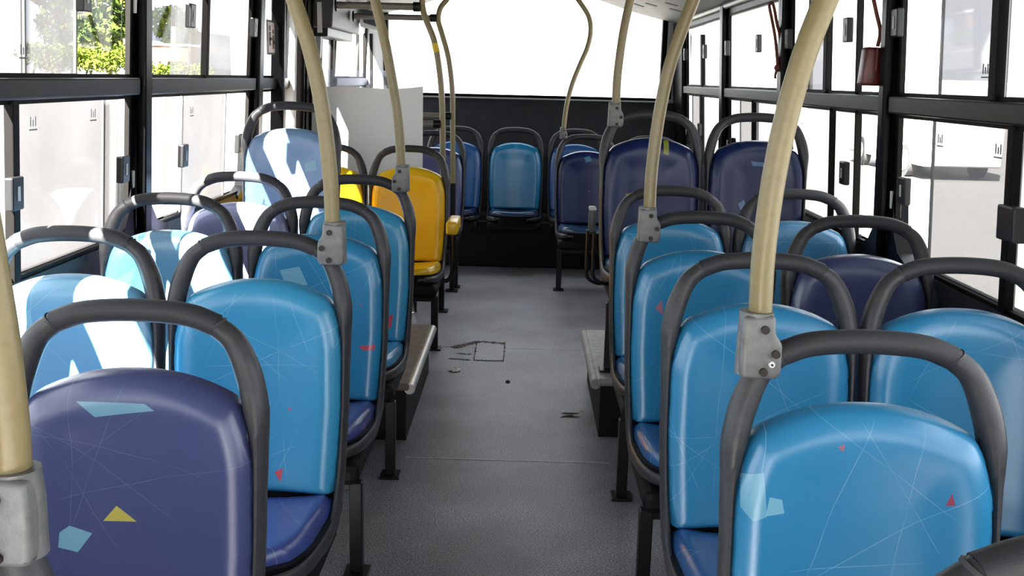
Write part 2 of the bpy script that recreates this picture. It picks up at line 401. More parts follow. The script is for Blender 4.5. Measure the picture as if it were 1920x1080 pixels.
for a in posts_L + posts_R: post(*a)
for k, side, y, wh in ((16, -1, 0.1, 'left'), (17, 1, 0.1, 'right'), (18, -1, -1.6, 'front left'), (19, 1, -1.6, 'front right')):
    post(k, side, y, y + 0.18, 'of the %s wall behind the viewer' % wh, False)

M_RB = {'c': M_clear, 'h': M_haze, 'm': M_haze2}
def latch(win, side, y, z0, z1, dy=0.062, prot=0.028, slot=True):
    b = bm_new(); lean_box(b, side, y - dy / 2, y + dy / 2, z0, z1, 0.004, prot, 0.005); l = make('latch', b, M_latch, win, False)
    if slot:
        b = bm_new(); lean_box(b, side, y - 0.006, y + 0.006, z0 + 0.025, z1 - 0.025, prot - 0.002, prot + 0.002); make('latch_slot', b, M_latch_in, l, False)

def window(n, side, y0, y1, up, low, bars, latches, label, marks=()):
    f = 0.018
    b = bm_new()
    for z0, z1 in ((SILL, RAILZ[0]), (RAILZ[1], WTOP)):
        lean_box(b, side, y0, y0 + f, z0, z1, -0.010, 0.006); lean_box(b, side, y1 - f, y1, z0, z1, -0.010, 0.006)
        lean_box(b, side, y0, y1, z0, z0 + 0.012, -0.010, 0.006); lean_box(b, side, y0, y1, z1 - 0.012, z1, -0.010, 0.006)
    w = struct('window_%d' % n, b, M_rubber, label, 'window', False)
    b = bm_new(); lean_box(b, side, y0 - 0.02, y1 + 0.02, RAILZ[0], RAILZ[1], -0.02, 0.030, 0.006); make('window_rail', b, M_rail, w, False)
    for lst, z0, z1 in ((low, SILL + 0.01, RAILZ[0] - 0.01), (up, RAILZ[1] + 0.01, WTOP - 0.01)):
        for i, (a, c, kind) in enumerate(lst):
            d = (-0.010, -0.020)[i % 2]
            b = bm_new(); lean_box(b, side, a, c, z0, z1, d - 0.003, d, 0); make('pane', b, M_RB[kind], w, False)
            if kind == 'h':
                for e in (a, c):
                    b = bm_new(); lean_box(b, side, e - 0.004, e + 0.004, z0, z1, d - 0.005, d + 0.003); make('pane_edge', b, M_etch, w, False)
    for y, z0, z1, wd in bars:
        b = bm_new(); lean_box(b, side, y - wd / 2, y + wd / 2, z0, z1, -0.012, 0.014, 0.003); make('divider', b, M_rubber, w, False)
    for a in latches: latch(w, side, *a)
    for y, z in marks:
        b = bm_new()
        for q in range(3):
            lean_box(b, side, y - 0.018 + q * 0.014, y - 0.013 + q * 0.014, z, z + 0.026 - 0.008 * (q == 1), -0.0085, -0.007)
        lean_box(b, side, y - 0.024, y + 0.022, z - 0.011, z - 0.007, -0.0085, -0.007)
        make('glass_mark', b, M_etch, w, False)
    return w
LO = (1.030, 1.118); UP = (1.558, 1.648)
UZ = (RAILZ[1], WTOP); LZ = (SILL, RAILZ[0])
window(2, -1, 1.99, 3.43, [(2.04, 2.52, 'c'), (2.50, 2.73, 'h'), (2.73, 3.04, 'h'), (3.02, 3.41, 'c')], [(2.02, 2.64, 'c'), (2.66, 3.27, 'h'), (3.25, 3.36, 'm'), (3.34, 3.41, 'c')],
       [(2.635, *LZ, 0.035)], [(3.34, *LO), (2.615, *LO), (3.035, *UP)], 'nearest left window with hazy sliding panes and a view of green trees', [(2.77, 1.24), (3.16, 1.25), (2.72, 1.43)])
window(3, -1, 3.57, 4.91, [(3.59, 3.90, 'c'), (3.88, 4.24, 'm'), (4.22, 4.89, 'm')], [(3.59, 3.86, 'c'), (3.84, 3.99, 'm'), (3.99, 4.57, 'h'), (4.55, 4.89, 'c')],
       [(4.225, *UZ, 0.03)], [(3.938, *LO), (3.988, *UP), (4.71, *LO), (4.90, *UP)], 'second left window behind the black pillar, partly hazy', [(4.10, 1.23)])
window(4, -1, 5.065, 5.60, [(5.085, 5.34, 'm'), (5.37, 5.58, 'c')], [(5.085, 5.34, 'm'), (5.37, 5.58, 'c')], [], [], 'narrow hazy left window with a small sign, before the door posts')  # clear panes past the post are unseen, added to let sun in
window(5, -1, 7.05, 8.36, [(7.08, 7.75, 'm'), (7.7, 8.33, 'c')], [(7.08, 7.75, 'm'), (7.7, 8.33, 'c')], [], [], 'rearmost left window beyond the door and the white panel')
window(6, 1, 1.99, 3.385, [(2.05, 2.66, 'm'), (2.69, 3.11, 'h'), (3.09, 3.37, 'c')], [(2.05, 2.56, 'm'), (2.58, 3.14, 'h'), (3.12, 3.37, 'c')],
       [(2.69, *UZ, 0.045), (2.57, *LZ, 0.035)], [(3.385, *UP), (3.27, *LO), (2.52, LO[0], LO[1], 0.09, 0.04, False)], 'nearest right window with a hazy lower pane and a parked vehicle outside', [(3.06, 1.24), (2.68, 1.235), (2.78, 1.44)])
window(7, 1, 3.515, 4.775, [(3.535, 3.83, 'c'), (3.81, 4.20, 'c'), (4.20, 4.52, 'h'), (4.50, 4.76, 'm')], [(3.535, 3.80, 'c'), (3.79, 4.12, 'm'), (4.11, 4.54, 'm'), (4.53, 4.76, 'c')],
       [(4.20, *UZ, 0.045), (3.805, *UZ, 0.008), (4.115, *LZ, 0.008), (3.795, *LZ, 0.008)], [(3.896, *UP), (4.775, *UP), (3.898, *LO)], 'right window between the red box pillar and the cord loop pillar', [(4.62, 1.24)])
window(8, 1, 4.935, 6.235, [(4.955, 5.50, 'c'), (5.48, 6.215, 'c')], [(4.955, 5.56, 'm'), (5.55, 6.01, 'h'), (6.0, 6.215, 'm')],
       [(5.55, *LZ, 0.01), (6.12, SILL, 1.08, 0.05)], [(6.225, *UP), (5.386, *UP)], 'third right window beyond the cord loop pillar, showing glaring white')
window(9, 1, 6.405, 7.865, [(6.425, 7.20, 'c'), (7.15, 7.85, 'm')], [(6.425, 7.26, 'c'), (7.24, 7.76, 'h'), (7.75, 7.85, 'c')],
       [(7.17, RAILZ[1], 1.72, 0.05), (7.22, *LZ, 0.05)], [(7.86, *UP), (7.0, *UP), (7.225, *LO)], 'rearmost right window next to the rear corner')
for n, side, y0, y1, lab in ((10, -1, 0.28, 1.85, 'left window beside the viewer'), (11, 1, 0.28, 1.85, 'right window beside the viewer'), (12, -1, -1.42, 0.1, 'left window behind the viewer'), (13, 1, -1.42, 0.1, 'right window behind the viewer')):
    window(n, side, y0, y1, [(y0 + .02, y1 - .02, 'c')], [(y0 + .02, y1 - .02, 'c')], [], [], lab)

# door side: ribbed posts, door and header box on the left wall
b = bm_new(); lean_box(b, -1, 5.335, 5.372, 0.0, CEILZ, -0.02, 0.05, 0.01); o = struct('trim_20', b, M_post, 'dark door post on the left wall behind the light blue raised seat', 'post', False)
b = bm_new(); lean_box(b, -1, 5.61, 5.66, 0.0, CEILZ, -0.02, 0.045, 0.006); struct('trim_21', b, M_grey, 'pale strip between the dark door posts', 'trim', False)
b = bm_new(); lean_box(b, -1, 5.72, 6.02, 0.0, CEILZ, -0.03, 0.06, 0.008); o = struct('trim_22', b, mat('brown grey door post', (0.020, 0.017, 0.014), 0.6, spec=0.2), 'brown grey door post beside the yellow pole', 'post', False)
for y in (5.725, 5.80, 5.93):
    b = bm_new(); lean_box(b, -1, y, y + 0.018, 0.0, CEILZ - 0.01, 0.055, 0.072); make('rib', b, M_rubber, o, False)
b = bm_new()
lean_box(b, -1, 6.20, 6.24, 0.02, 1.70, -0.03, 0.0); lean_box(b, -1, 6.96, 7.00, 0.02, 1.70, -0.03, 0.0)
lean_box(b, -1, 6.20, 7.00, 0.02, 0.30, -0.03, 0.0); lean_box(b, -1, 6.20, 7.00, 1.62, 1.70, -0.03, 0.0); lean_box(b, -1, 6.585, 6.615, 0.30, 1.62, -0.03, 0.0)
dr = struct('door_1', b, M_rubber, 'glazed rear bus door on the left behind the white panel', 'door', False)
for a, c in ((6.24, 6.585), (6.615, 6.96)):
    b = bm_new(); lean_box(b, -1, a, c, 0.30, 1.62, -0.018, -0.013); make('pane', b, M_haze2, dr, False)
b = bm_new(); lean_box(b, -1, 6.02, 6.98, 1.66, 1.85, 0.0, 0.17, 0.01)
hb = tag(make('door_mechanism_box', b, mat('dark grey cover', (0.055, 0.053, 0.05), 0.5, noise=(25, (0.035, 0.034, 0.033), 0.4, 0.7)), None, False), 'dark grey box above the left rear door', 'box')
b = bm_new(); box(b, wx(-1, 1.7) + 0.085, wx(-1, 1.7) + 0.11, 6.005, 6.02, 1.63, 1.80); make('cover_strip', b, M_white, hb, False)
b = bm_new(); lean_box(b, -1, 6.05, 6.9, 1.61, 1.665, 0.05, 0.14, 0.006); make('hinge_bar', b, M_black, hb, False)
b = bm_new(); lean_box(b, -1, 6.06, 6.11, 1.48, 1.66, 0.06, 0.10, 0.01); make('door_crank', b, M_trim, hb, False)

# small dark glazed unit with a pale frame in the rear left corner
t = tag(obj('corner_display', None, None, (-1.075, 7.05, 1.775)), 'small dark glass unit in a white frame hanging in the rear left corner', 'display')
def tilted(bm, w_, h_, y0, y1, inset=0.0):
    hexa(bm, [(sx * w_ + (0.018 if sz < 0 else -0.012), y, sz * h_ - sx * 0.018) for sz in (-1, 1) for sx, y in ((-1, y0), (1, y0), (1, y1), (-1, y1))], 0.004)
b = bm_new(); tilted(b, 0.084, 0.078, 0.0, 0.05); make('frame', b, M_white, t, False)
b = bm_new(); tilted(b, 0.060, 0.052, -0.006, 0.01); make('screen', b, M_vglass, t, False)
b = bm_new(); box(b, -0.02, 0.02, 0.02, 0.05, 0.06, 0.112); make('bracket', b, M_trim, t, False)

# sign on the narrow window
t = tag(obj('window_sign', None, None, (wx(-1, 1.57) + 0.014, 5.225, 1.57)), 'small pinkish pictogram sign beside the black pillar on the left', 'sign')
b = bm_new(); box(b, -0.002, 0.004, -0.075, 0.075, -0.085, 0.085, 0.001); make('sign_board', b, M_ink, t, False)
b = bm_new(); box(b, 0.003, 0.006, -0.064, 0.064, -0.074, 0.074, 0.0); make('sign_face', b, M_sign, t, False)
b = bm_new()
for yy, zz, r in ((-0.03, 0.045, 0.014), (0.035, 0.03, 0.012)):
    cyl(b, (0.0068, yy, zz), (1, 0, 0), r, 0.002); box(b, 0.0058, 0.0078, yy - 0.016, yy + 0.014, zz - 0.085, zz - 0.018); box(b, 0.0058, 0.0078, yy - 0.012, yy + 0.034, zz - 0.060, zz - 0.045)
make('pictogram', b, M_ink, t, False)

# ------------------------------------------------------------------ wheel arch covers
def cover(name, xa, xb, y0, y1, h, m, label, edge_x):
    t = tag(obj(name, None, None, (0, 0, 0)), label, 'wheel arch cover')
    b = bm_new(); box(b, xa, xb, y0, y1, h - 0.03, h, 0.012); make('cover_top', b, m, t, False)
    b = bm_new(); box(b, xa + 0.015, xb - 0.015, y0 + 0.02, y1 - 0.02, 0.0, h - 0.028); make('cover_side', b, M_pan, t, False)
    b = bm_new(); tube(b, [(edge_x, y0 + 0.01, h - 0.023), (edge_x, y1 - 0.01, h - 0.023)], 0.021, 12, smooth=False); make('edge_strip', b, M_edge if m is M_box else m, t)
    return t
cover('wheel_arch_cover', CX - HW, -0.425, 3.74, 4.72, 0.235, M_box, 'brown grey wheel arch cover on the left with a bright edge strip', -0.425)
cover('wheel_arch_cover', 0.305, CX + HW, 3.84, 4.66, 0.245, M_boxr, 'pale grey wheel arch cover on the right under the navy raised seats', 0.300)
b = bm_new(); box(b, CX - HW, CX + HW, 7.52, 8.10, 0.0, 0.345, 0.01)
struct('trim_23', b, M_pan, 'black bench box under the last seat row', 'bench box', False)

# ------------------------------------------------------------------ seat prototypes (local: x across, -y to the viewer, z up; handle top at z = 1.025, y = 0)
def yb(z): return -0.09 + (z - 0.39) / 0.635 * 0.09
def pad_back():
    b = bm_new(); W_ = 0.2055; zb = 0.396; NS, NT = 44, 44; R = 0.045; DP = 0.043
    def ss(i):
        u = i / NS * 2 - 1; return math.sin(u * math.pi / 2) * 0.75 + u * 0.25
    def ztop(s): return 0.908 - 0.062 * abs(s) ** 2.2 - 0.085 * max(0, (abs(s) - 0.78) / 0.22) ** 3
    def zbot(s): return zb + 0.012 * max(0, (abs(s) - 0.85) / 0.15) ** 2
    def hw(z): return W_ - 0.010 * max(0, (0.62 - z) / 0.22) - 0.004 * max(0, (z - 0.62) / 0.25)
    front = []
    tops = [(t, ztop(t)) for t in [k / 60 * 2 - 1 for k in range(61)]]
    edge = [(hw(zbot(1)), zbot(1))] + [(hw(zbot(1) + (ztop(1) - zbot(1)) * k / 40), zbot(1) + (ztop(1) - zbot(1)) * k / 40) for k in range(1, 40)]
    arch = [(t * hw(zz), zz) for t, zz in tops]
    rimpts = edge + [(-x, z) for x, z in edge] + arch
    # fill the arch corners finely
    fine = []
    for (x0, z0), (x1, z1) in zip(arch, arch[1:]):
        for k in range(4): fine.append((x0 + (x1 - x0) * k / 4, z0 + (z1 - z0) * k / 4))
    rimpts += fine
    for i in range(NS + 1):
        s = ss(i); fr = []
        for j in range(NT + 1):
            u = j / NT; u = (math.sin((u - 0.5) * math.pi) / 2 + 0.5) * 0.7 + u * 0.3
            z = zbot(s) + u * (ztop(s) - zbot(s)); x = s * hw(z)
            if i in (0, NS) or j == NT: e = 0.0
            else: e = math.sqrt(min((x - px) ** 2 + (z - pz) ** 2 for px, pz in rimpts))
            eb = (z - zbot(s)) * 1.3
            q = math.sqrt(max(0, 1 - (1 - e / R) ** 2)) if e < R else 1.0
            qb = math.sqrt(max(0, 1 - (1 - eb / 0.03) ** 2)) if eb < 0.03 else 1.0
            amp = 0.024 * (0.40 + 0.60 * min(1, (abs(x) / 0.19)) ** 1.6); con = amp * math.exp(-((e - 0.045) / 0.070) ** 2) if e > 0.045 else amp
            conz = -0.006 * math.sin((z - 0.4) / 0.5 * math.pi)
            dep = (DP + con + conz) * (0.22 + 0.78 * min(q, qb))
            if e == 0 or eb <= 0: dep = 0.22 * DP
            fr.append(b.verts.new((x, yb(z) + 0.012 - dep, z)))
        front.append(fr)
    for i in range(NS):
        for j in range(NT): b.faces.new((front[i][j], front[i + 1][j], front[i + 1][j + 1], front[i][j + 1]))
    rim = [front[i][0] for i in range(NS + 1)] + [front[NS][j] for j in range(1, NT + 1)] + [front[i][NT] for i in range(NS - 1, -1, -1)] + [front[0][j] for j in range(NT - 1, 0, -1)]
    rb = [b.verts.new((v.co.x, yb(v.co.z) + 0.012, v.co.z)) for v in rim]; n = len(rim)
    for k in range(n): b.faces.new((rim[k], rb[k], rb[(k + 1) % n], rim[(k + 1) % n]))
    b.faces.new(rb[::-1])
    return b
def plan_hw(t): return 0.196 - 0.012 * t - 0.055 * max(0, (t - 0.55) / 0.45) ** 2
SD = 0.40
def pad_seat():
    b = bm_new(); NS, NT = 32, 32; top = []
    def ss(i):
        u = i / NS * 2 - 1; return math.sin(u * math.pi / 2) * 0.7 + u * 0.3
    for i in range(NS + 1):
        s = ss(i); row = []
        for j in range(NT + 1):
            t = j / NT; t = 1 - (1 - t) ** 1.5
            endd = 1 - 0.16 * max(0, (abs(s) - 0.35) / 0.65) ** 2.2      # rounded front
            tt = t * endd; x = s * plan_hw(tt); y = -0.115 - SD * tt
            e = min(plan_hw(tt) - abs(x), (endd - tt) * SD, tt * SD + 0.01); e = max(0, e)
            q = math.sqrt(max(0, 1 - (1 - e / 0.036) ** 2)) if e < 0.036 else 1
            base = 0.372 + 0.030 * tt
            scoop = -0.012 * math.exp(-(x / 0.10) ** 2) * math.exp(-((tt - 0.35) / 0.3) ** 2)
            bol = 0.010 * (min(1, abs(x) / 0.17) ** 3)
            row.append(b.verts.new((x, y, base + 0.040 * q + (scoop + bol) * q - 0.014)))
        top.append(row)
    for i in range(NS):
        for j in range(NT): b.faces.new((top[i][j], top[i][j + 1], top[i + 1][j + 1], top[i + 1][j]))
    rim = [top[i][0] for i in range(NS + 1)] + [top[NS][j] for j in range(1, NT + 1)] + [top[i][NT] for i in range(NS - 1, -1, -1)] + [top[0][j] for j in range(NT - 1, 0, -1)]
    rb = [b.verts.new((v.co.x * 0.985, v.co.y, v.co.z - 0.02)) for v in rim]; n = len(rim)
    for k in range(n): b.faces.new((rim[k], rim[(k + 1) % n], rb[(k + 1) % n], rb[k]))
    b.faces.new(rb)
    return b
def shell_bm():
    b = bm_new()
    # back plate behind the cushion
    out = []
    for k in range(-16, 17):
        s = k / 16; out.append((s * 0.205, 0.898 - 0.062 * abs(s) ** 2.2 - 0.085 * max(0, (abs(s) - 0.75) / 0.25) ** 2.5))
    poly = [(-0.200, 0.36)] + out + [(0.200, 0.36)]
    n = len(poly)
    A = [b.verts.new((x, yb(z) + 0.006, z)) for x, z in poly]; B_ = [b.verts.new((x * 0.97, yb(z) + 0.032, z - 0.008)) for x, z in poly]
    b.faces.new(A[::-1]); b.faces.new(B_)
    for k in range(n): b.faces.new((A[k], A[(k + 1) % n], B_[(k + 1) % n], B_[k]))
    # pan under the seat cushion
    top = []; bot = []
    N = 20
    ol = [(plan_hw(t) + 0.012, -0.085 - (SD + 0.035) * t) for t in [i / N for i in range(N + 1)]]
    ring = []
    for x, y in ol: ring.append((x, y))
    ef = [(x, y) for x, y in ring]
    fr = []
    for k in range(1, 12):
        a = k / 12 * math.pi; fr.append((ef[-1][0] * math.cos(a), ef[-1][1] + 0.055 - 0.065 * 1 - 0.0 + 0.010 - 0.02 * math.sin(a)))
    full = ef[:-2] + [(0.118, -0.512), (0.07, -0.528), (0, -0.534), (-0.07, -0.528), (-0.118, -0.512)] + [(-x, y) for x, y in ef[:-2]][::-1]
    n = len(full)
    def zz(y): return 0.352 + 0.03 * (-(y + 0.085) / (SD + 0.035))
    T = [b.verts.new((x, y, zz(y) + 0.016)) for x, y in full]
    Bm = [b.verts.new((x * 0.93, y * 0.97 - 0.004, zz(y) - 0.055)) for x, y in full]
    b.faces.new(T); b.faces.new(Bm[::-1])
    for k in range(n): b.faces.new((T[k], Bm[k], Bm[(k + 1) % n], T[(k + 1) % n]))
    return b
HXZ = [(0.203, 0.845), (0.1905, 0.905), (0.166, 0.958), (0.128, 0.990)]
def grip_bm():
    b = bm_new(); pts = [(-0.136, 0.984), (-0.085, 1.001), (0, 1.0065), (0.085, 1.001), (0.136, 0.984)]
    tube(b, [(x, yb(z), z) for x, z in pts], 0.0195, 16, fixed=(0, 1, 0), rad2=0.0215); return b
def side_bm(s):
    """handle leg, then the rim beside the cushion, then the curl under the seat pan"""
    b = bm_new()
    pts = [(0.132, yb(.985), 0.9855), (0.166, yb(.958), 0.957), (0.190, yb(.905), 0.905), (0.2035, yb(.845), 0.845), (0.2085, yb(.78) + .006, 0.78), (0.2095, yb(.70) + .006, 0.70), (0.209, yb(.60) + .005, 0.60), (0.206, yb(.5) , 0.50), (0.203, yb(.42) - .015, 0.42),
           (0.202, -0.150, 0.372), (0.202, -0.230, 0.352), (0.198, -0.330, 0.358), (0.186, -0.430, 0.366), (0.155, -0.495, 0.372), (0.10, -0.525, 0.375)]
    r1 = [0.0180, 0.0200, 0.0225, 0.0215, 0.0130, 0.0100, 0.0095, 0.0095, 0.010, 0.010, 0.010, 0.010, 0.010, 0.010, 0.009]
    r2 = [0.020, 0.022, 0.026, 0.030, 0.032, 0.032, 0.031, 0.030, 0.029, 0.026, 0.022, 0.020, 0.018, 0.016, 0.013]
    # manual sweep with x as the thin direction lower down
    P = smooth_path([(s * x, y, z) for x, y, z in pts], 6); K = len(pts); rings = []
    def at(r, i):
        t = i / (len(P) - 1) * (K - 1); a = min(int(t), K - 2); f = t - a; return r[a] * (1 - f) + r[a + 1] * f
    for i, p in enumerate(P):
        t = (P[min(i + 1, len(P) - 1)] - P[max(i - 1, 0)]).normalized()
        # thin direction: sideways, perpendicular to the path
        sd = Vector((s, 0, 0)) if abs(t.x) < 0.9 else Vector((0, 0, 1))
        up = Vector((0, 1, 0)) if i < len(P) * 0.52 else Vector((0, 0.0, 1))
        if abs(t.dot(sd)) > 0.93: sd = Vector((0, 1, 0))
        n1 = (sd - t * sd.dot(t)).normalized(); n2 = t.cross(n1)
        rings.append([b.verts.new(p + n1 * at(r1, i) * math.cos(2 * math.pi * k / 14) + n2 * at(r2, i) * math.sin(2 * math.pi * k / 14)) for k in range(14)])
    for a, c in zip(rings, rings[1:]):
        for k in range(14): b.faces.new((a[k], a[(k + 1) % 14], c[(k + 1) % 14], c[k]))
    b.faces.new(rings[0][::-1]); b.faces.new(rings[-1])
    return b
def seam_bm(s):
    b = bm_new(); p0 = Vector((s * 0.134, yb(.985), 0.985)); d = Vector((s * 0.55, 0, -0.84)).normalized()
    tube(b, [p0 - d * 0.0025, p0 + d * 0.0025], 0.0205, 16, smooth=False, fixed=(0, 1, 0), rad2=0.0225); return b
ME = {}
ME['back'] = mesh('backrest_cushion', pad_back(), M_plastic); ME['seat'] = mesh('seat_cushion', pad_seat(), M_plastic)
ME['shell'] = mesh('shell', shell_bm(), M_pan); ME['grip'] = mesh('grab_handle', grip_bm(), M_grip)
for s in (-1, 1):
    ME['side%d' % s] = mesh('side_frame', side_bm(s), M_plastic); ME['seam%d' % s] = mesh('grip_collar', seam_bm(s), M_grip)
def leg_mesh(h):
    b = bm_new(); box(b, -0.018, 0.018, -0.018, 0.018, 0.008, h, 0.003); return mesh('leg', b, M_black, False)
def foot_mesh():
    b = bm_new(); box(b, -0.035, 0.035, -0.04, 0.04, 0.0, 0.008, 0.002)
    return mesh('foot_plate', b, M_black, False)
def beam_mesh():
    b = bm_new(); box(b, -0.18, 0.18, -0.485, -0.45, 0.255, 0.28, 0.004); return mesh('under_beam', b, M_black, False)
def base_mesh():
    b = bm_new(); box(b, -0.198, 0.198, -0.515, -0.10, 0.278, 0.345, 0.022); return mesh('seat_base', b, M_pan, False)
ME['foot'] = foot_mesh(); ME['beam'] = beam_mesh(); ME['base'] = base_mesh(); ME['leg'] = leg_mesh(0.28); 

def tri(x, z, r, a=0.0, k=3, e=1.0):
    return [(x + r * e * math.cos(a + 2 * math.pi * i / k), z + r * math.sin(a + 2 * math.pi * i / k)) for i in range(k)]
_n = [0]
def seat(x, y, label, base, cush=None, patches=(), z=0.0, legs=(), brace=None, line=LN, lines=6, sub=None):
    _n[0] += 1
    t = tag(obj('bus_seat', None, None, (x, y, z)), label, 'bus seat', 'moulded bus seats')
    vb = vinyl('seat vinyl back %d' % _n[0], base, line, list(patches), _n[0] * 13 + 5, lines)
    vc = vinyl('seat vinyl cushion %d' % _n[0], cush or base, line, [], _n[0] * 7 + 2, max(0, lines - 2), cushion=True)
    obj('backrest_cushion', ME['back'], t, m=vb); obj('seat_cushion', ME['seat'], t, m=vc)
    obj('shell', ME['shell'], t)
    g = obj('grab_handle', ME['grip'], t)
    for s in (-1, 1):
        obj('side_frame', ME['side%d' % s], t); obj('grip_collar', ME['seam%d' % s], g)
    if legs: obj('under_beam', ME['beam'], t)
    obj('seat_base', ME['base'], t)
    for lx, ly in legs:
        l = obj('leg', ME['leg'], t, (lx, ly, sub or 0.0)); obj('foot_plate', ME['foot'], l)
    if brace:
        bb = bm_new(); tube(bb, [(brace * 0.17, -0.47, 0.28), (-brace * 0.02, -0.40, 0.02)], 0.014, 8, smooth=False); make('brace', bb, M_black, t)
    return t
LA, LWx, RA, RWx = -0.637, -1.09, 0.542, 0.995
rl = [(-0.185, -0.47)]; ll = [(0.185, -0.47)]; rwl = [(0.185, -0.47)]; lwl = [(-0.185, -0.47)]
# right side, nearest to farthest
seat(RA, 0.83, 'seat at the very bottom right corner, only its dark grab handle in view', BLUE, legs=rl)
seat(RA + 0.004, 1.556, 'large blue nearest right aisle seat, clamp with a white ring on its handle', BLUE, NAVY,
     [(tri(-0.045, 0.852, 0.007, -1.2), (0.40, 0.12, 0.16), .9), ([(0.119, 0.766), (0.133, 0.768), (0.127, 0.787)], (0.30, 0.02, 0.04), .9), ([(-0.196, 0.800), (-0.165, 0.812), (-0.158, 0.744), (-0.178, 0.735), (-0.196, 0.752)], PALE, .6), ([(-0.155, 0.775), (-0.135, 0.770), (-0.130, 0.748), (-0.160, 0.745)], PALE, .8)], legs=rl)
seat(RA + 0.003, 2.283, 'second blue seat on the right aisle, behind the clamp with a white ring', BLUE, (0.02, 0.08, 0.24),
     [(tri(0.04, 0.83, 0.006, 0.3), RED, .7)], legs=rl)
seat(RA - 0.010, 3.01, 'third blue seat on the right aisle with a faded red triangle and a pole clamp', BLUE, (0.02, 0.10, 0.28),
     [([(-0.137, 0.742), (-0.118, 0.768), (-0.112, 0.722)], (0.40, 0.12, 0.18), .85)], legs=rl)
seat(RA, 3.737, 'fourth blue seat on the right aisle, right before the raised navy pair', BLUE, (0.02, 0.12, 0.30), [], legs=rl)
S_raised = seat(RA, 4.44, 'raised navy seat by the right aisle with a yellow green mark near its top', DNAVY, (0.015, 0.10, 0.22),
     [([(0.048, 0.900), (0.070, 0.902), (0.070, 0.838), (0.048, 0.845)], (0.28, 0.30, 0.03), .8), ([(-0.11, 0.672), (-0.075, 0.675), (-0.078, 0.652), (-0.10, 0.650)], (0.28, 0.22, 0.05), .7)], z=0.252, legs=rl, lines=3, line=(0.06, 0.10, 0.22), sub=-0.004)
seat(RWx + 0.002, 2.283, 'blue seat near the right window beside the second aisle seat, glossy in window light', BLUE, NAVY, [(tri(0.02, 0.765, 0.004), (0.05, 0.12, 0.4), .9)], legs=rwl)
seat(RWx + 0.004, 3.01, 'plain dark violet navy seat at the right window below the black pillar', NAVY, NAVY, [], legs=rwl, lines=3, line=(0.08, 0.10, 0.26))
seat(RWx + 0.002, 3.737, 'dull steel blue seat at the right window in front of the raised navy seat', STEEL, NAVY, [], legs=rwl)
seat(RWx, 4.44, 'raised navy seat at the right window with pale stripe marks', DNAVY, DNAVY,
     [([(-0.03, 0.822), (0.07, 0.815), (0.07, 0.800), (-0.02, 0.802)], (0.10, 0.22, 0.36), .8), ([(-0.075, 0.64), (-0.05, 0.66), (-0.04, 0.625), (-0.065, 0.615)], (0.20, 0.30, 0.50), .7)], z=0.252, legs=rwl, lines=3, line=(0.06, 0.10, 0.22), sub=-0.004)
# left side
seat(LA - 0.013, 0.90, 'left seat nearest the viewer, carrying the large clamp at the lower left corner', NAVY, legs=ll)
seat(LA - 0.006, 1.640, 'nearest navy seat at lower left with a yellow triangle and pale patches', NAVY, NAVY,
     [([(-0.082, 0.865), (0.030, 0.863), (0.046, 0.852), (-0.052, 0.839)], (0.16, 0.34, 0.43), .8), ([(-0.044, 0.662), (-0.022, 0.688), (0.012, 0.662)], (0.45, 0.38, 0.07), .95), ([(-0.098, 0.655), (-0.062, 0.641), (-0.085, 0.610), (-0.115, 0.620), (-0.113, 0.645)], (0.17, 0.37, 0.46), .9)], legs=ll, line=(0.14, 0.20, 0.36), lines=7)
seat(LA + 0.002, 2.416, 'second left aisle seat, bright blue with a sharp red triangle low on its backrest', SKY, (0.045, 0.07, 0.26),
     [([(0.047, 0.452), (0.068, 0.462), (0.062, 0.428)], RED, .95), (tri(0.082, 0.605, 0.005), RED, .9), ([(0.012, 0.605), (0.035, 0.620), (0.030, 0.600), (0.01, 0.575)], PALE, .6)], legs=ll, lines=8)
seat(LA, 3.143, 'third left aisle seat, blue, right behind the pole clamp, with a pale square patch', BLUE, (0.045, 0.06, 0.22),
     [([(-0.115, 0.800), (-0.055, 0.812), (-0.030, 0.755), (-0.095, 0.748)], PALE, .75), ([(0.135, 0.575), (0.185, 0.580), (0.185, 0.562), (0.145, 0.562)], RED, .8), (tri(0.14, 0.70, 0.005), RED, .7)], legs=ll, lines=6)
seat(LA, 3.87, 'fourth left aisle seat, bright blue with lines and a red triangle near its cushion', SKY, (0.05, 0.26, 0.46),
     [([(0.115, 0.490), (0.148, 0.510), (0.142, 0.455), (0.12, 0.460)], RED, .9)], legs=ll, lines=8)
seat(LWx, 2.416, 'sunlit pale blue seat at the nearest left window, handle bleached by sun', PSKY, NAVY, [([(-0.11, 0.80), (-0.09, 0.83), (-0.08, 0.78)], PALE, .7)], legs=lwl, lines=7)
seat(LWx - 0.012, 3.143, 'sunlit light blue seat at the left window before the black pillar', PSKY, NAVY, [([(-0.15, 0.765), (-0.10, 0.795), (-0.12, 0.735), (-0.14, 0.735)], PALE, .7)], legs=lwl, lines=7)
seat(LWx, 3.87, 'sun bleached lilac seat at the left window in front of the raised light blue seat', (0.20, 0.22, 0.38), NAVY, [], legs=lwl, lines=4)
seat(LWx + 0.040, 4.59, 'raised light blue single seat on the left with a small red triangle', (0.18, 0.31, 0.50), NAVY,
     [([(-0.025, 0.690), (0.030, 0.695), (0.005, 0.655)], (0.65, 0.10, 0.14), .9), ([(0.065, 0.755), (0.115, 0.775), (0.122, 0.73), (0.07, 0.72)], PALE, .8)], z=0.248, legs=lwl, lines=3, sub=-0.010)
S_yellow = seat(LA, 5.60, 'yellow priority seat by the aisle with a yellow armrest', YEL, YEL, [], legs=ll, lines=0, brace=-1)
seat(LWx - 0.001, 5.60, 'yellow priority seat by the window, mostly hidden by the big yellow pole', YEL, YEL, [], legs=lwl, lines=0)
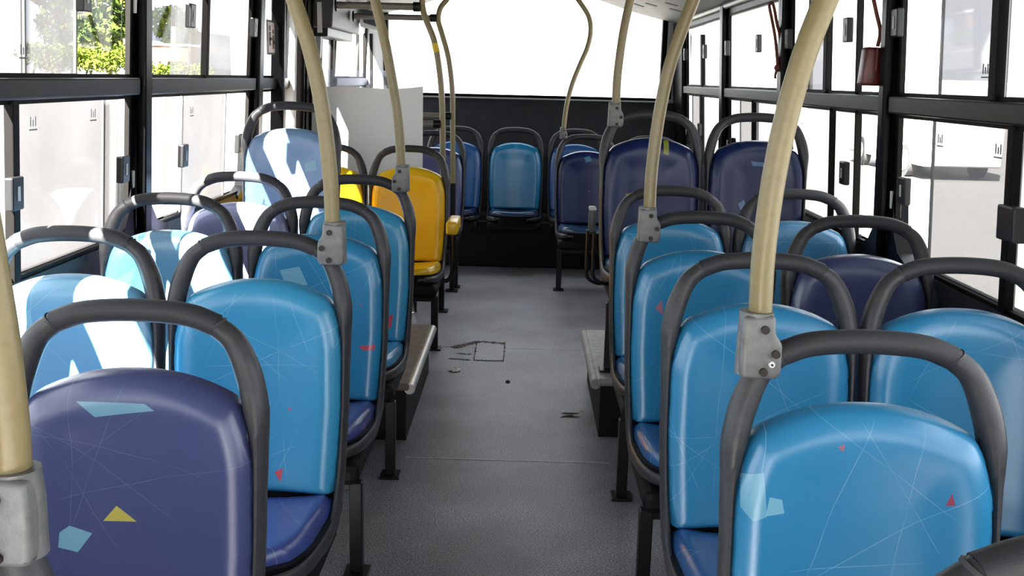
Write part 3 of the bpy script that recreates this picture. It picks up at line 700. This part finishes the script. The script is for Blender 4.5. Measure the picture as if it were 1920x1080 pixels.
# rear
seat(-0.640, 7.20, 'dark navy seat behind the two thin rear poles on the left', (0.035, 0.045, 0.15), (0.02, 0.04, 0.12), [], legs=ll, lines=2, line=(0.08, 0.1, 0.25))
seat(0.430, 7.20, 'dark navy seat with a pale diamond patch, under the curvy rear pole', DNAVY, (0.012, 0.05, 0.13), [([(-0.02, 0.865), (0.02, 0.878), (0.035, 0.845), (-0.005, 0.830)], (0.05, 0.18, 0.30), .8), (tri(0.02, 0.63, 0.008), (0.2, 0.18, 0.06), .5)], legs=rl, lines=2, line=(0.05, 0.08, 0.2))
seat(0.880, 7.20, 'rear seat hidden behind the raised navy aisle seat, only its handle top showing', DNAVY, DNAVY, [], legs=rwl, lines=2)
seat(-0.545, 7.96, 'mid blue seat of the last row, left of the middle one', (0.015, 0.11, 0.33), DNAVY, [], lines=3, line=(0.1, 0.25, 0.45))
seat(-0.078, 7.96, 'teal blue middle seat of the last row facing down the aisle', (0.006, 0.20, 0.42), (0.01, 0.05, 0.13), [([(-0.015, 0.90), (0.02, 0.90), (0.012, 0.865), (-0.005, 0.86)], (0.05, 0.36, 0.55), .6)], lines=3)
seat(0.390, 7.96, 'mid blue seat of the last row, right of the middle one', (0.015, 0.09, 0.30), (0.01, 0.05, 0.13), [], lines=3, line=(0.1, 0.25, 0.45))

# ------------------------------------------------------------------ grab poles with clamps
def pole(pts, y, r, label, side, clamp=True, scale=1.0, ring=False, foot=None, tape=None, top_rise=True):
    """pts: x,z from the clamp upward; side -1: clamp bulges to -x (towards its seat on the left), +1 to +x"""
    x0, z0 = pts[0]
    t = tag(obj('grab_pole', None, None, (x0, y, z0 if foot is None else 0.0)), label, 'pole', 'cream grab poles')
    oz = z0 if foot is None else 0.0
    P = [(x - x0, 0, z - oz) for x, z in pts]
    b = bm_new(); tube(b, ([(0, 0, -0.02)] if clamp else []) + P, r, 18); pp = make('pole_tube', b, M_pole, t)
    # ceiling flange
    tx, tz = P[-1][0], P[-1][2]
    b = bm_new(); cyl(b, (tx, 0, tz - 0.006), (0, 0, 1), r * 2.2, 0.014); make('ceiling_flange', b, M_trim, t)
    if clamp:
        k = scale; s = side
        o = [(-.029, .002), (.019, .004), (.020, -.024), (.024, -.031), (.032, -.040), (.033, -.086), (.027, -.097), (-.027, -.097), (-.031, -.088), (-.032, -.03)]
        b = bm_new(); prism(b, [(s * x * k, z * k) for x, z in o], 'y', -0.030, 0.014, 0.007); c = make('clamp', b, M_cast, t)
        b = bm_new(); tube(b, [(-s * .006 * k, -0.002, .006 * k), (-s * .008 * k, -0.002, -.094 * k)], 0.0265 * k, 18, smooth=False); make('clamp_sleeve', b, M_cast, c)
        for bx, bz in ((.002, -.017), (.021, -.055), (.004, -.084)):
            b = bm_new(); cyl(b, (s * bx * k, -0.0325, bz * k), (0, 1, 0), 0.0065 * k, 0.006, 14); make('bolt', b, M_bolt, c)
        if ring:
            b = bm_new(); cyl(b, (s * .0155 * k, -0.0325, -.0710 * k), (0, 1, 0), 0.0048, 0.006, 16); make('washer', b, M_washer, c)
            b = bm_new(); cyl(b, (s * .0155 * k, -0.036, -.0710 * k), (0, 1, 0), 0.0018, 0.004, 10); make('washer_hole', b, M_bolt, c)
    if foot is not None:
        b = bm_new(); tube(b, [(0, 0, 0.008), (0, 0, P[0][2] + 0.01)], r * 1.02, 14, smooth=False); make('lower_post', b, M_black, t)
        b = bm_new(); box(b, -0.04, 0.04, -0.04, 0.04, 0, 0.008); make('foot_plate', b, M_black, t, False)
    if tape:
        (ax_, az_), (bx_, bz_) = tape
        b = bm_new(); tube(b, [(ax_ - x0, 0, az_ - oz), (bx_ - x0, 0, bz_ - oz)], r * 1.06, 18, smooth=False); make('yellow_band', b, M_tape, t)
    return t
def top(x): return ceil_z(x) - 0.002
PR = 0.0183
pole([(.371, 1.049), (.369, 1.125), (.372, 1.207), (.379, 1.288), (.391, 1.368), (.408, 1.446), (.432, 1.522), (.465, 1.62), (.495, 1.75), (.505, 1.90), (.505, top(.505))], 1.54, PR, 'nearest right cream pole, thickest in view, with a grey clamp and white ring', 1, ring=True)
pole([(.371, 1.03), (.371, 1.127), (.378, 1.236), (.39, 1.344), (.409, 1.45), (.439, 1.555), (.466, 1.635), (.498, 1.76), (.505, 1.90), (.505, top(.505))], 2.99, PR, 'second cream pole on the right, clamped to the third aisle seat', 1)
pole([(.382, 1.301), (.382, 1.402), (.39, 1.513), (.403, 1.623), (.423, 1.732), (.455, 1.86), (.48, 1.96), (.485, top(.485))], 4.42, PR, 'third cream pole on the right, clamped to the raised navy seat', 1)
pole([(-.475, 1.026), (-.474, 1.071), (-.475, 1.113), (-.477, 1.157), (-.482, 1.22), (-.487, 1.276), (-.498, 1.364), (-.515, 1.454), (-.55, 1.58), (-.57, 1.72), (-.575, 1.88), (-.575, top(-.575))], 0.89, PR, 'cream pole cut by the left edge of the photo with the biggest clamp', -1, scale=0.86)
pole([(-.458, 1.048), (-.461, 1.15), (-.47, 1.25), (-.483, 1.348), (-.503, 1.445), (-.524, 1.516), (-.541, 1.566), (-.585, 1.70), (-.61, 1.84), (-.615, top(-.615))], 2.40, PR, 'cream pole clamped to the second left aisle seat, leaning left', -1)
pole([(-.471, 1.062), (-.475, 1.146), (-.485, 1.265), (-.505, 1.382), (-.531, 1.517), (-.568, 1.668), (-.600, 1.80), (-.615, 1.92), (-.617, top(-.617))], 3.85, PR, 'cream pole clamped to the fourth left aisle seat, before the yellow seat', -1)
pole([(.262, 1.065), (.276, 1.213), (.308, 1.359), (.361, 1.505), (.405, 1.614), (.424, 1.721), (.408, 1.82), (.346, 1.914), (.297, 1.973), (.270, 2.03), (.265, top(.265))], 7.18, 0.0165, 'thin cream pole with an S bend at the rear right', 1, scale=0.8)
p1 = pole([(-.488, 0.75), (-.489, 0.994), (-.494, 1.226), (-.509, 1.409), (-.541, 1.588), (-.588, 1.706), (-.608, 1.765), (-.613, 1.824), (-.595, 1.91), (-.58, 1.98), (-.58, top(-.58))], 6.0, 0.0175, 'thin rear left pole with a yellow tape band, beside the white panel', -1, clamp=False, foot=True, tape=((-.5405, 1.585), (-.5285, 1.535)))
p2 = pole([(-.468, 0.71), (-.474, 1.075), (-.480, 1.311), (-.506, 1.51), (-.548, 1.658), (-.573, 1.745), (-.560, 1.82), (-.513, 1.883), (-.485, 1.95), (-.475, 2.01), (-.475, top(-.475))], 6.6, 0.0168, 'rearmost thin left pole standing behind the taped one', -1, clamp=False, foot=True)
def rail(x0, x1, y, z, r, label, refl=False, clampend=False):
    t = tag(obj('railing_bar', None, None, ((x0 + x1) / 2, y, z)), label, 'rail', 'grey railing bars round the rear door'); h = (x1 - x0) / 2
    b = bm_new(); tube(b, [(-h, 0, 0), (h, 0, 0)], r, 12, smooth=False); make('bar', b, M_bar, t)
    b = bm_new(); tube(b, [(h - 0.035, 0, 0), (h + 0.004, 0, 0)], r * 1.35, 12, smooth=False); make('clamp', b, M_black, t)
    b = bm_new(); cyl(b, (-h + 0.006, 0, 0), (1, 0, 0), r * 1.8, 0.012); make('wall_flange', b, M_black, t)
    if refl:
        b = bm_new(); box(b, h - 0.125, h - 0.105, -r - 0.004, -r + 0.004, -0.012, 0.012); make('reflector', b, M_red, t, False)
rail(wx(-1, 1.8) + 0.185, -0.630, 6.0, 1.785, 0.020, 'upper railing bar nearer the viewer, below the ceiling at the rear left', clampend=True)
rail(wx(-1, 1.78) + 0.185, -0.590, 6.6, 1.758, 0.018, 'upper railing bar farther back, joining the rearmost left pole')
rail(wx(-1, 1.12) + 0.02, -0.509, 6.0, 1.125, 0.019, 'lower railing bar with a red reflector beside the white panel', refl=True)
rail(wx(-1, 1.13) + 0.02, -0.492, 6.6, 1.150, 0.018, 'lower railing bar farther back on the rear left')

# white partition panel behind the yellow seats
b = bm_new()
xs = [wx(-1, 1.0) + 0.06 + (-.603 - (wx(-1, 1.0) + 0.06)) * i / 24 for i in range(25)]
tp = [(x, 1.322 + 0.006 * math.sin((x + 1.2) * 9.0) + 0.022 * max(0, (x + 0.80)) / .2) for x in xs]
prism(b, [(xs[0], 0.42)] + tp + [(xs[-1], 0.42)], 'y', 5.955, 5.963)
t = tag(make('partition_panel', b, M_panel, None, False), 'off white partition panel behind the yellow seats, half in sun', 'panel')
b = bm_new(); box(b, -1.17, -0.603, 5.957, 5.961, 1.30, 1.425); make('acrylic_top', b, M_acry, t, False)
for x in (-1.12, -0.65):
    b = bm_new(); box(b, x - 0.015, x + 0.015, 5.963, 5.985, 0.0, 0.60); make('panel_post', b, M_black, t, False)

# armrests (parts of their seats)
def arm_part(st, wx_, wy_, wz_): return (wx_ - st.location.x, wy_ - st.location.y, wz_ - st.location.z)
b = bm_new(); box(b, -0.030, 0.030, -0.02, 0.26, -0.034, 0.034, 0.013, 3); ar = make('armrest', b, M_amber, S_yellow, True, arm_part(S_yellow, -0.372, 5.20, 0.63))
b = bm_new(); tube(b, [(0, 0.16, -0.03), (0, 0.17, -0.20), (-0.02, 0.18, -0.30), (-0.07, 0.18, -0.32)], 0.012, 10); make('armrest_support', b, M_black, ar)
b = bm_new(); box(b, -0.013, 0.015, -0.01, 0.035, 0.20, 0.30, 0.008, 3); ar = make('armrest', b, M_plastic, S_raised, True, arm_part(S_raised, 0.272, 4.02, 0.60))
b = bm_new(); box(b, -0.014, 0.016, -0.012, 0.036, 0.290, 0.305, 0.006, 3); make('armrest_tip', b, M_bead, ar)['label'] = 'pale tip'
for dx in (-0.014, 0.012):
    b = bm_new(); tube(b, [(dx, 0.015, 0.21), (dx, 0.015, 0.06), (dx + 0.006, 0.015, 0.015), (dx + 0.05, 0.02, -0.01), (0.11, 0.10, -0.02)], 0.007, 8); make('armrest_support', b, M_black, ar)

# red box on cords, and the cord loop
t = tag(obj('pull_box', None, None, (1.160, 3.52, 1.402)), 'dark red box hanging on red cords beside the right black pillar', 'box')
b = bm_new(); prism(b, [(-0.038, 0.0), (0.036, 0.0), (0.033, 0.126), (-0.031, 0.128)], 'y', -0.030, 0.030, 0.010); make('box_body', b, M_red, t)
b = bm_new(); box(b, 0.002, 0.010, -0.033, -0.028, 0.05, 0.125, 0.002); make('ridge', b, M_red, t, False)
b = bm_new(); tube(b, [(0.014, 0, 0.13), (0.018, 0, 0.18), (-0.004, 0, 0.25), (-0.025, 0, 0.33), (-0.03, 0.0, 0.46)], 0.007, 8); make('cord', b, M_cord, t)
b = bm_new(); tube(b, [(0.030, 0, 0.13), (0.040, 0, 0.20), (0.026, 0, 0.28), (0.012, 0, 0.36), (0.008, 0.0, 0.47)], 0.008, 8); make('cord', b, mat('red cord', (0.11, 0.012, 0.028), 0.8), t)
t = tag(obj('strap_loop', None, None, (1.166, 4.855, 1.475)), 'brown red cord loop tied to the right pillar', 'cord')
b = bm_new(); tube(b, [(0.0, 0, 0.0), (-0.022, 0, 0.13), (-0.045, 0, 0.22), (-0.060, 0, 0.275), (-0.052, 0, 0.29), (-0.040, 0, 0.275), (-0.020, 0, 0.20), (0.004, 0, 0.12), (0.008, 0, 0.0)], 0.0075, 8); make('cord', b, M_cord, t)
b = bm_new(); bmesh.ops.create_uvsphere(b, u_segments=12, v_segments=8, radius=0.018); make('knot', b, M_cord, t)
b = bm_new(); tube(b, [(-0.006, 0, -0.01), (-0.010, 0, -0.035), (-0.008, 0, -0.05)], 0.006, 8); make('cord_end', b, M_cord, t)

# ------------------------------------------------------------------ floor details
b = bm_new(); box(b, -0.42, 0.34, 3.573, 3.582, 0.0, 0.0012); struct('trim_24', b, M_seam, 'thin pale seam across the aisle floor', 'seam', False)
b = bm_new(); box(b, -0.415, 0.33, 5.18, 5.187, 0.0, 0.0010); struct('trim_25', b, M_seam, 'faint seam across the floor near the yellow seat', 'seam', False)
t = tag(obj('floor_hatch', None, None, (0, 0, 0)), 'small patched hatch in the floor with rusty outline', 'floor patch', kind='structure')
rr = random.Random(3)
def ragged(bm, p0, p1, wd):
    p0, p1 = Vector((*p0, 0)), Vector((*p1, 0)); d = p1 - p0; nrm = Vector((-d.y, d.x, 0)).normalized(); n = 26; A = []; B_ = []
    for i in range(n + 1):
        c = p0 + d * i / n + nrm * rr.uniform(-.4, .4) * wd; hwid = wd * rr.uniform(0.15, 1.0)
        A.append(bm.verts.new((c.x + nrm.x * hwid, c.y + nrm.y * hwid, 0.0018))); B_.append(bm.verts.new((c.x - nrm.x * hwid, c.y - nrm.y * hwid, 0.0018)))
    for i in range(n): bm.faces.new((A[i], A[i + 1], B_[i + 1], B_[i]))
hx0, hx1, hy0, hy1 = -0.235, -0.085, 4.93, 5.30
b = bm_new(); box(b, hx0, hx1, hy0, hy1, 0.0, 0.0012); make('patch', b, M_patch, t, False)
for p, q, wd in (((hx0, hy1), (hx1, hy1 - .03), 0.026), ((hx1, hy0), (hx1, hy1 - .03), 0.005), ((hx0, hy0), (hx1, hy0), 0.016), ((hx0, hy0), (hx0, hy1), 0.005), ((-0.36, 5.16), (hx0, hy1), 0.034), ((-0.33, 5.05), (-0.25, 5.04), 0.010), ((-0.36, 4.95), (-0.25, 4.93), 0.012)):
    b = bm_new(); ragged(b, p, q, wd); make('rust_line', b, M_rust, t, False)
# litter
b = bm_new()
rr = random.Random(11); N = 14
rings = []
for r in (0.0, 0.35, 0.7, 1.0):
    rings.append([b.verts.new((0.028 * r * math.cos(2 * math.pi * k / N) * rr.uniform(.85, 1.15), 0.034 * r * math.sin(2 * math.pi * k / N) * rr.uniform(.85, 1.15), 0.012 * (1 - r) + 0.006 * rr.random() + 0.001)) for k in range(N)])
for a, c in zip(rings, rings[1:]):
    for k in range(N): b.faces.new((a[k], a[(k + 1) % N], c[(k + 1) % N], c[k]))
tag(make('paper_scrap', b, M_paper, None, True, (-0.317, 4.74, 0.001)), 'crumpled white scrap on the aisle floor near the left side', 'litter')
b = bm_new()
sp_ = [(-0.042, -0.004), (-0.022, 0.016), (0.006, 0.020), (0.030, 0.012), (0.046, 0.004), (0.024, -0.012), (-0.008, -0.014), (-0.030, -0.012)]
A = [b.verts.new((x, y, 0.004 + 0.005 * abs(x) / 0.04)) for x, y in sp_]; m0 = b.verts.new((0, 0, 0.002))
for k in range(8): b.faces.new((A[k], A[(k + 1) % 8], m0))
r = bmesh.ops.solidify(b, geom=b.faces[:], thickness=0.0015)
lf = tag(make('dry_leaf', b, M_leaf, None, True, (0.216, 4.115, 0.001)), 'olive curled leaf on the right side of the aisle floor', 'leaf')
b = bm_new(); tube(b, [(0.044, 0.004, 0.018), (0.060, 0.010, 0.014)], 0.0012, 6, smooth=False); make('leaf_stem', b, M_leaf, lf)
b = bm_new(); bmesh.ops.create_icosphere(b, subdivisions=2, radius=0.009)
for v in b.verts: v.co = Vector((v.co.x * 1.2, v.co.y * 1.3, max(0, v.co.z * 0.8 + 0.004))) * rr.uniform(.85, 1.1)
tag(make('pebble', b, M_bolt, None, True, (-0.056, 4.57, 0.0)), 'tiny dark pebble in the middle of the aisle floor', 'pebble')

# ------------------------------------------------------------------ outside
GZ = -0.90
b = bm_new(); box(b, -120, 120, -60, 160, GZ - 0.1, GZ)
tag(make('street_ground', b, M_street, None, False), 'glaring pale street around the bus', 'ground', kind='structure')
b = bm_new(); prism(b, [(-5.0, GZ - 0.05), (-7.2, 1.10), (-9.0, 1.20), (-110.0, 1.25), (-110.0, GZ - 0.05)], 'y', -50, 150)
tag(make('pale_bank', b, M_street, None, False), 'glaring pale bank beyond the left windows', 'ground', kind='structure')
def leaf_cloud(bm, centers, n, size, seed):
    rr = random.Random(seed)
    for _ in range(n):
        (cx, cy, cz), (rx, ry, rz) = rr.choice(centers)
        while True:
            u = Vector((rr.uniform(-1, 1), rr.uniform(-1, 1), rr.uniform(-1, 1)))
            if 0.35 < u.length < 1: break
        p = Vector((cx + u.x * rx, cy + u.y * ry, cz + u.z * rz))
        a = Vector((rr.gauss(0, 1), rr.gauss(0, 1), rr.gauss(0, 1))).normalized(); c = a.orthogonal().normalized(); c.rotate(Matrix.Rotation(rr.uniform(0, 6.28), 3, a)); e = a.cross(c)
        s = size * rr.uniform(.6, 1.3)
        v = [bm.verts.new(p + c * s), bm.verts.new(p + e * s * .45), bm.verts.new(p - c * s), bm.verts.new(p - e * s * .45)]; bm.faces.new(v)
def tree(x, y, h, crown, n, size, label, seed, lm):
    t = tag(obj('street_tree', None, None, (x, y, 1.15)), label, 'tree')
    b = bm_new(); tube(b, [(0, 0, 0), (0.1, 0, h * .3), (-.05, .1, h * .6), (0, 0, h * .85)], [0.28, 0.2, .14, .05], 10)
    for a in range(5):
        q = 2 * math.pi * a / 5; tube(b, [(0, 0, h * .4), (math.cos(q) * h * .15, math.sin(q) * h * .15, h * .6), (math.cos(q) * h * .25, math.sin(q) * h * .25, h * .72)], [0.10, .07, .03], 6)
    make('trunk', b, M_bark, t)
    b = bm_new(); leaf_cloud(b, crown, n, size, seed); make('foliage', b, lm, t, False)
BZ = 1.15
tree(-13.2, 32.0, 3.6, [((0, 0, 2.4), (1.3, 1.2, 1.1)), ((.7, .2, 3.2), (1.3, 1.2, 1.0)), ((-.7, 0, 1.5), (1.2, 1.1, .9)), ((-1.2, .2, 3.0), (1.3, 1.2, 1.1)), ((.4, 0, 1.3), (.8, .9, .6)), ((.2, .2, 4.2), (1.4, 1.2, .9))], 11000, 0.13, 'leafy street tree seen through the nearest left window', 4, M_leafd)
tree(-11.7, 34.0, 2.6, [((0, 0, 1.75), (.75, .7, .55)), ((.3, 0, 1.3), (.6, .6, .5))], 2200, 0.10, 'small round tree just right of the left black pillar', 9, M_leafy)
def hedge(x, y, lx, ly, h, rot, n, label, seed):
    t = tag(obj('hedge', None, None, (x, y, BZ)), label, 'hedge'); t.rotation_euler.z = rot
    rr = random.Random(seed); cs = [((rr.uniform(-lx, lx), rr.uniform(-ly, ly), h * rr.uniform(.35, .72)), (.3, .3, h * .28)) for _ in range(40)]
    b = bm_new(); leaf_cloud(b, cs, n, 0.055, seed); make('foliage', b, M_leafy, t, False)
    for k in range(6):
        b = bm_new(); tube(b, [(-lx + k * lx * .4, 0, 0), (-lx + k * lx * .4 + .1, .05, h * .5)], .03, 6, smooth=False); make('stem', b, M_bark, t)
hedge(-10.7, 24.6, 1.15, .35, 0.86, 0.0, 5200, 'bright clipped hedge beyond the nearest left window', 21)
hedge(-8.55, 25.2, 0.6, .3, 0.45, 0.0, 1200, 'low bush under the orange stall right of the left black pillar', 22)
b = bm_new(); box(b, -11.75, -11.5, 30.0, 30.25, BZ - .1, 2.25, 0.02); tag(make('orange_post', b, M_orange, None, False), 'orange square post by the tree on the left', 'post')
t = tag(obj('street_building', None, None, (-15.2, 42.0, BZ - .1)), 'pale blue low building behind the tree on the left', 'building')
b = bm_new(); box(b, -3.0, 1.4, 0, 6, 0, 1.9); make('walls', b, M_bluep, t, False)
b = bm_new(); box(b, -3.3, 1.7, -.4, 6.4, 1.9, 2.15); make('roof', b, M_vanw, t, False)
b = bm_new(); box(b, -1.6, -.6, -.05, .05, 0.6, 1.4); make('window', b, M_vglass, t, False)
t = tag(obj('roadside_stall', None, None, (-9.35, 27.2, BZ - .1)), 'orange stall right of the left black pillar outside', 'stall')
b = bm_new(); box(b, -.55, .55, -.4, .4, 0.55, 0.95, .02); make('counter', b, M_orange, t, False)
b = bm_new(); box(b, -.6, .6, -.45, .45, 0.95, 1.0, .01); make('counter_top', b, M_vanw, t, False)
for sx in (-.45, .45):
    for sy in (-.3, .3):
        b = bm_new(); box(b, sx - .03, sx + .03, sy - .03, sy + .03, 0, .56); make('stall_leg', b, M_trim, t, False)

def vehicle(x, y, rot, label, lm=M_vanw, L_=4.6, W_=1.8, H_=2.0):
    t = tag(obj('parked_van', None, None, (x, y, GZ)), label, 'van'); t.rotation_euler.z = rot
    b = bm_new(); prism(b, [(-L_ / 2, .35), (-L_ / 2, H_ * .92), (-L_ / 2 + .2, H_), (L_ * .18, H_), (L_ * .30, H_ * .62), (L_ / 2 - .05, H_ * .52), (L_ / 2, H_ * .40), (L_ / 2, .35)], 'y', -W_ / 2, W_ / 2, 0.06); make('body', b, lm, t)
    for s in (-1, 1):
        b = bm_new(); prism(b, [(-L_ * .40, H_ * .60), (-L_ * .40, H_ * .88), (L_ * .15, H_ * .88), (L_ * .245, H_ * .60)], 'y', s * (W_ / 2 - .01), s * (W_ / 2 + .008)); make('side_glass', b, M_vglass, t, False)
        for xx in (-L_ * .30, L_ * .30):
            b = bm_new(); cyl(b, (xx, s * (W_ / 2 - .08), .42), (0, 1, 0), .42, .22, 28); wh = make('wheel', b, M_tyre, t)
            b = bm_new(); cyl(b, (xx, s * (W_ / 2 + .035), .42), (0, 1, 0), .27, .02, 24)
            for q in range(8):
                a = q / 8 * 2 * math.pi; cyl(b, (xx + .16 * math.cos(a), s * (W_ / 2 + .046), .42 + .16 * math.sin(a)), (0, 1, 0), .02, .012, 8)
            make('rim', b, M_hub, wh)
    return t
vehicle(11.0, 28.8, 1.5708, 'white van parked on the right, its wheel visible beside the black pillar', L_=6.0, W_=2.0, H_=2.5)
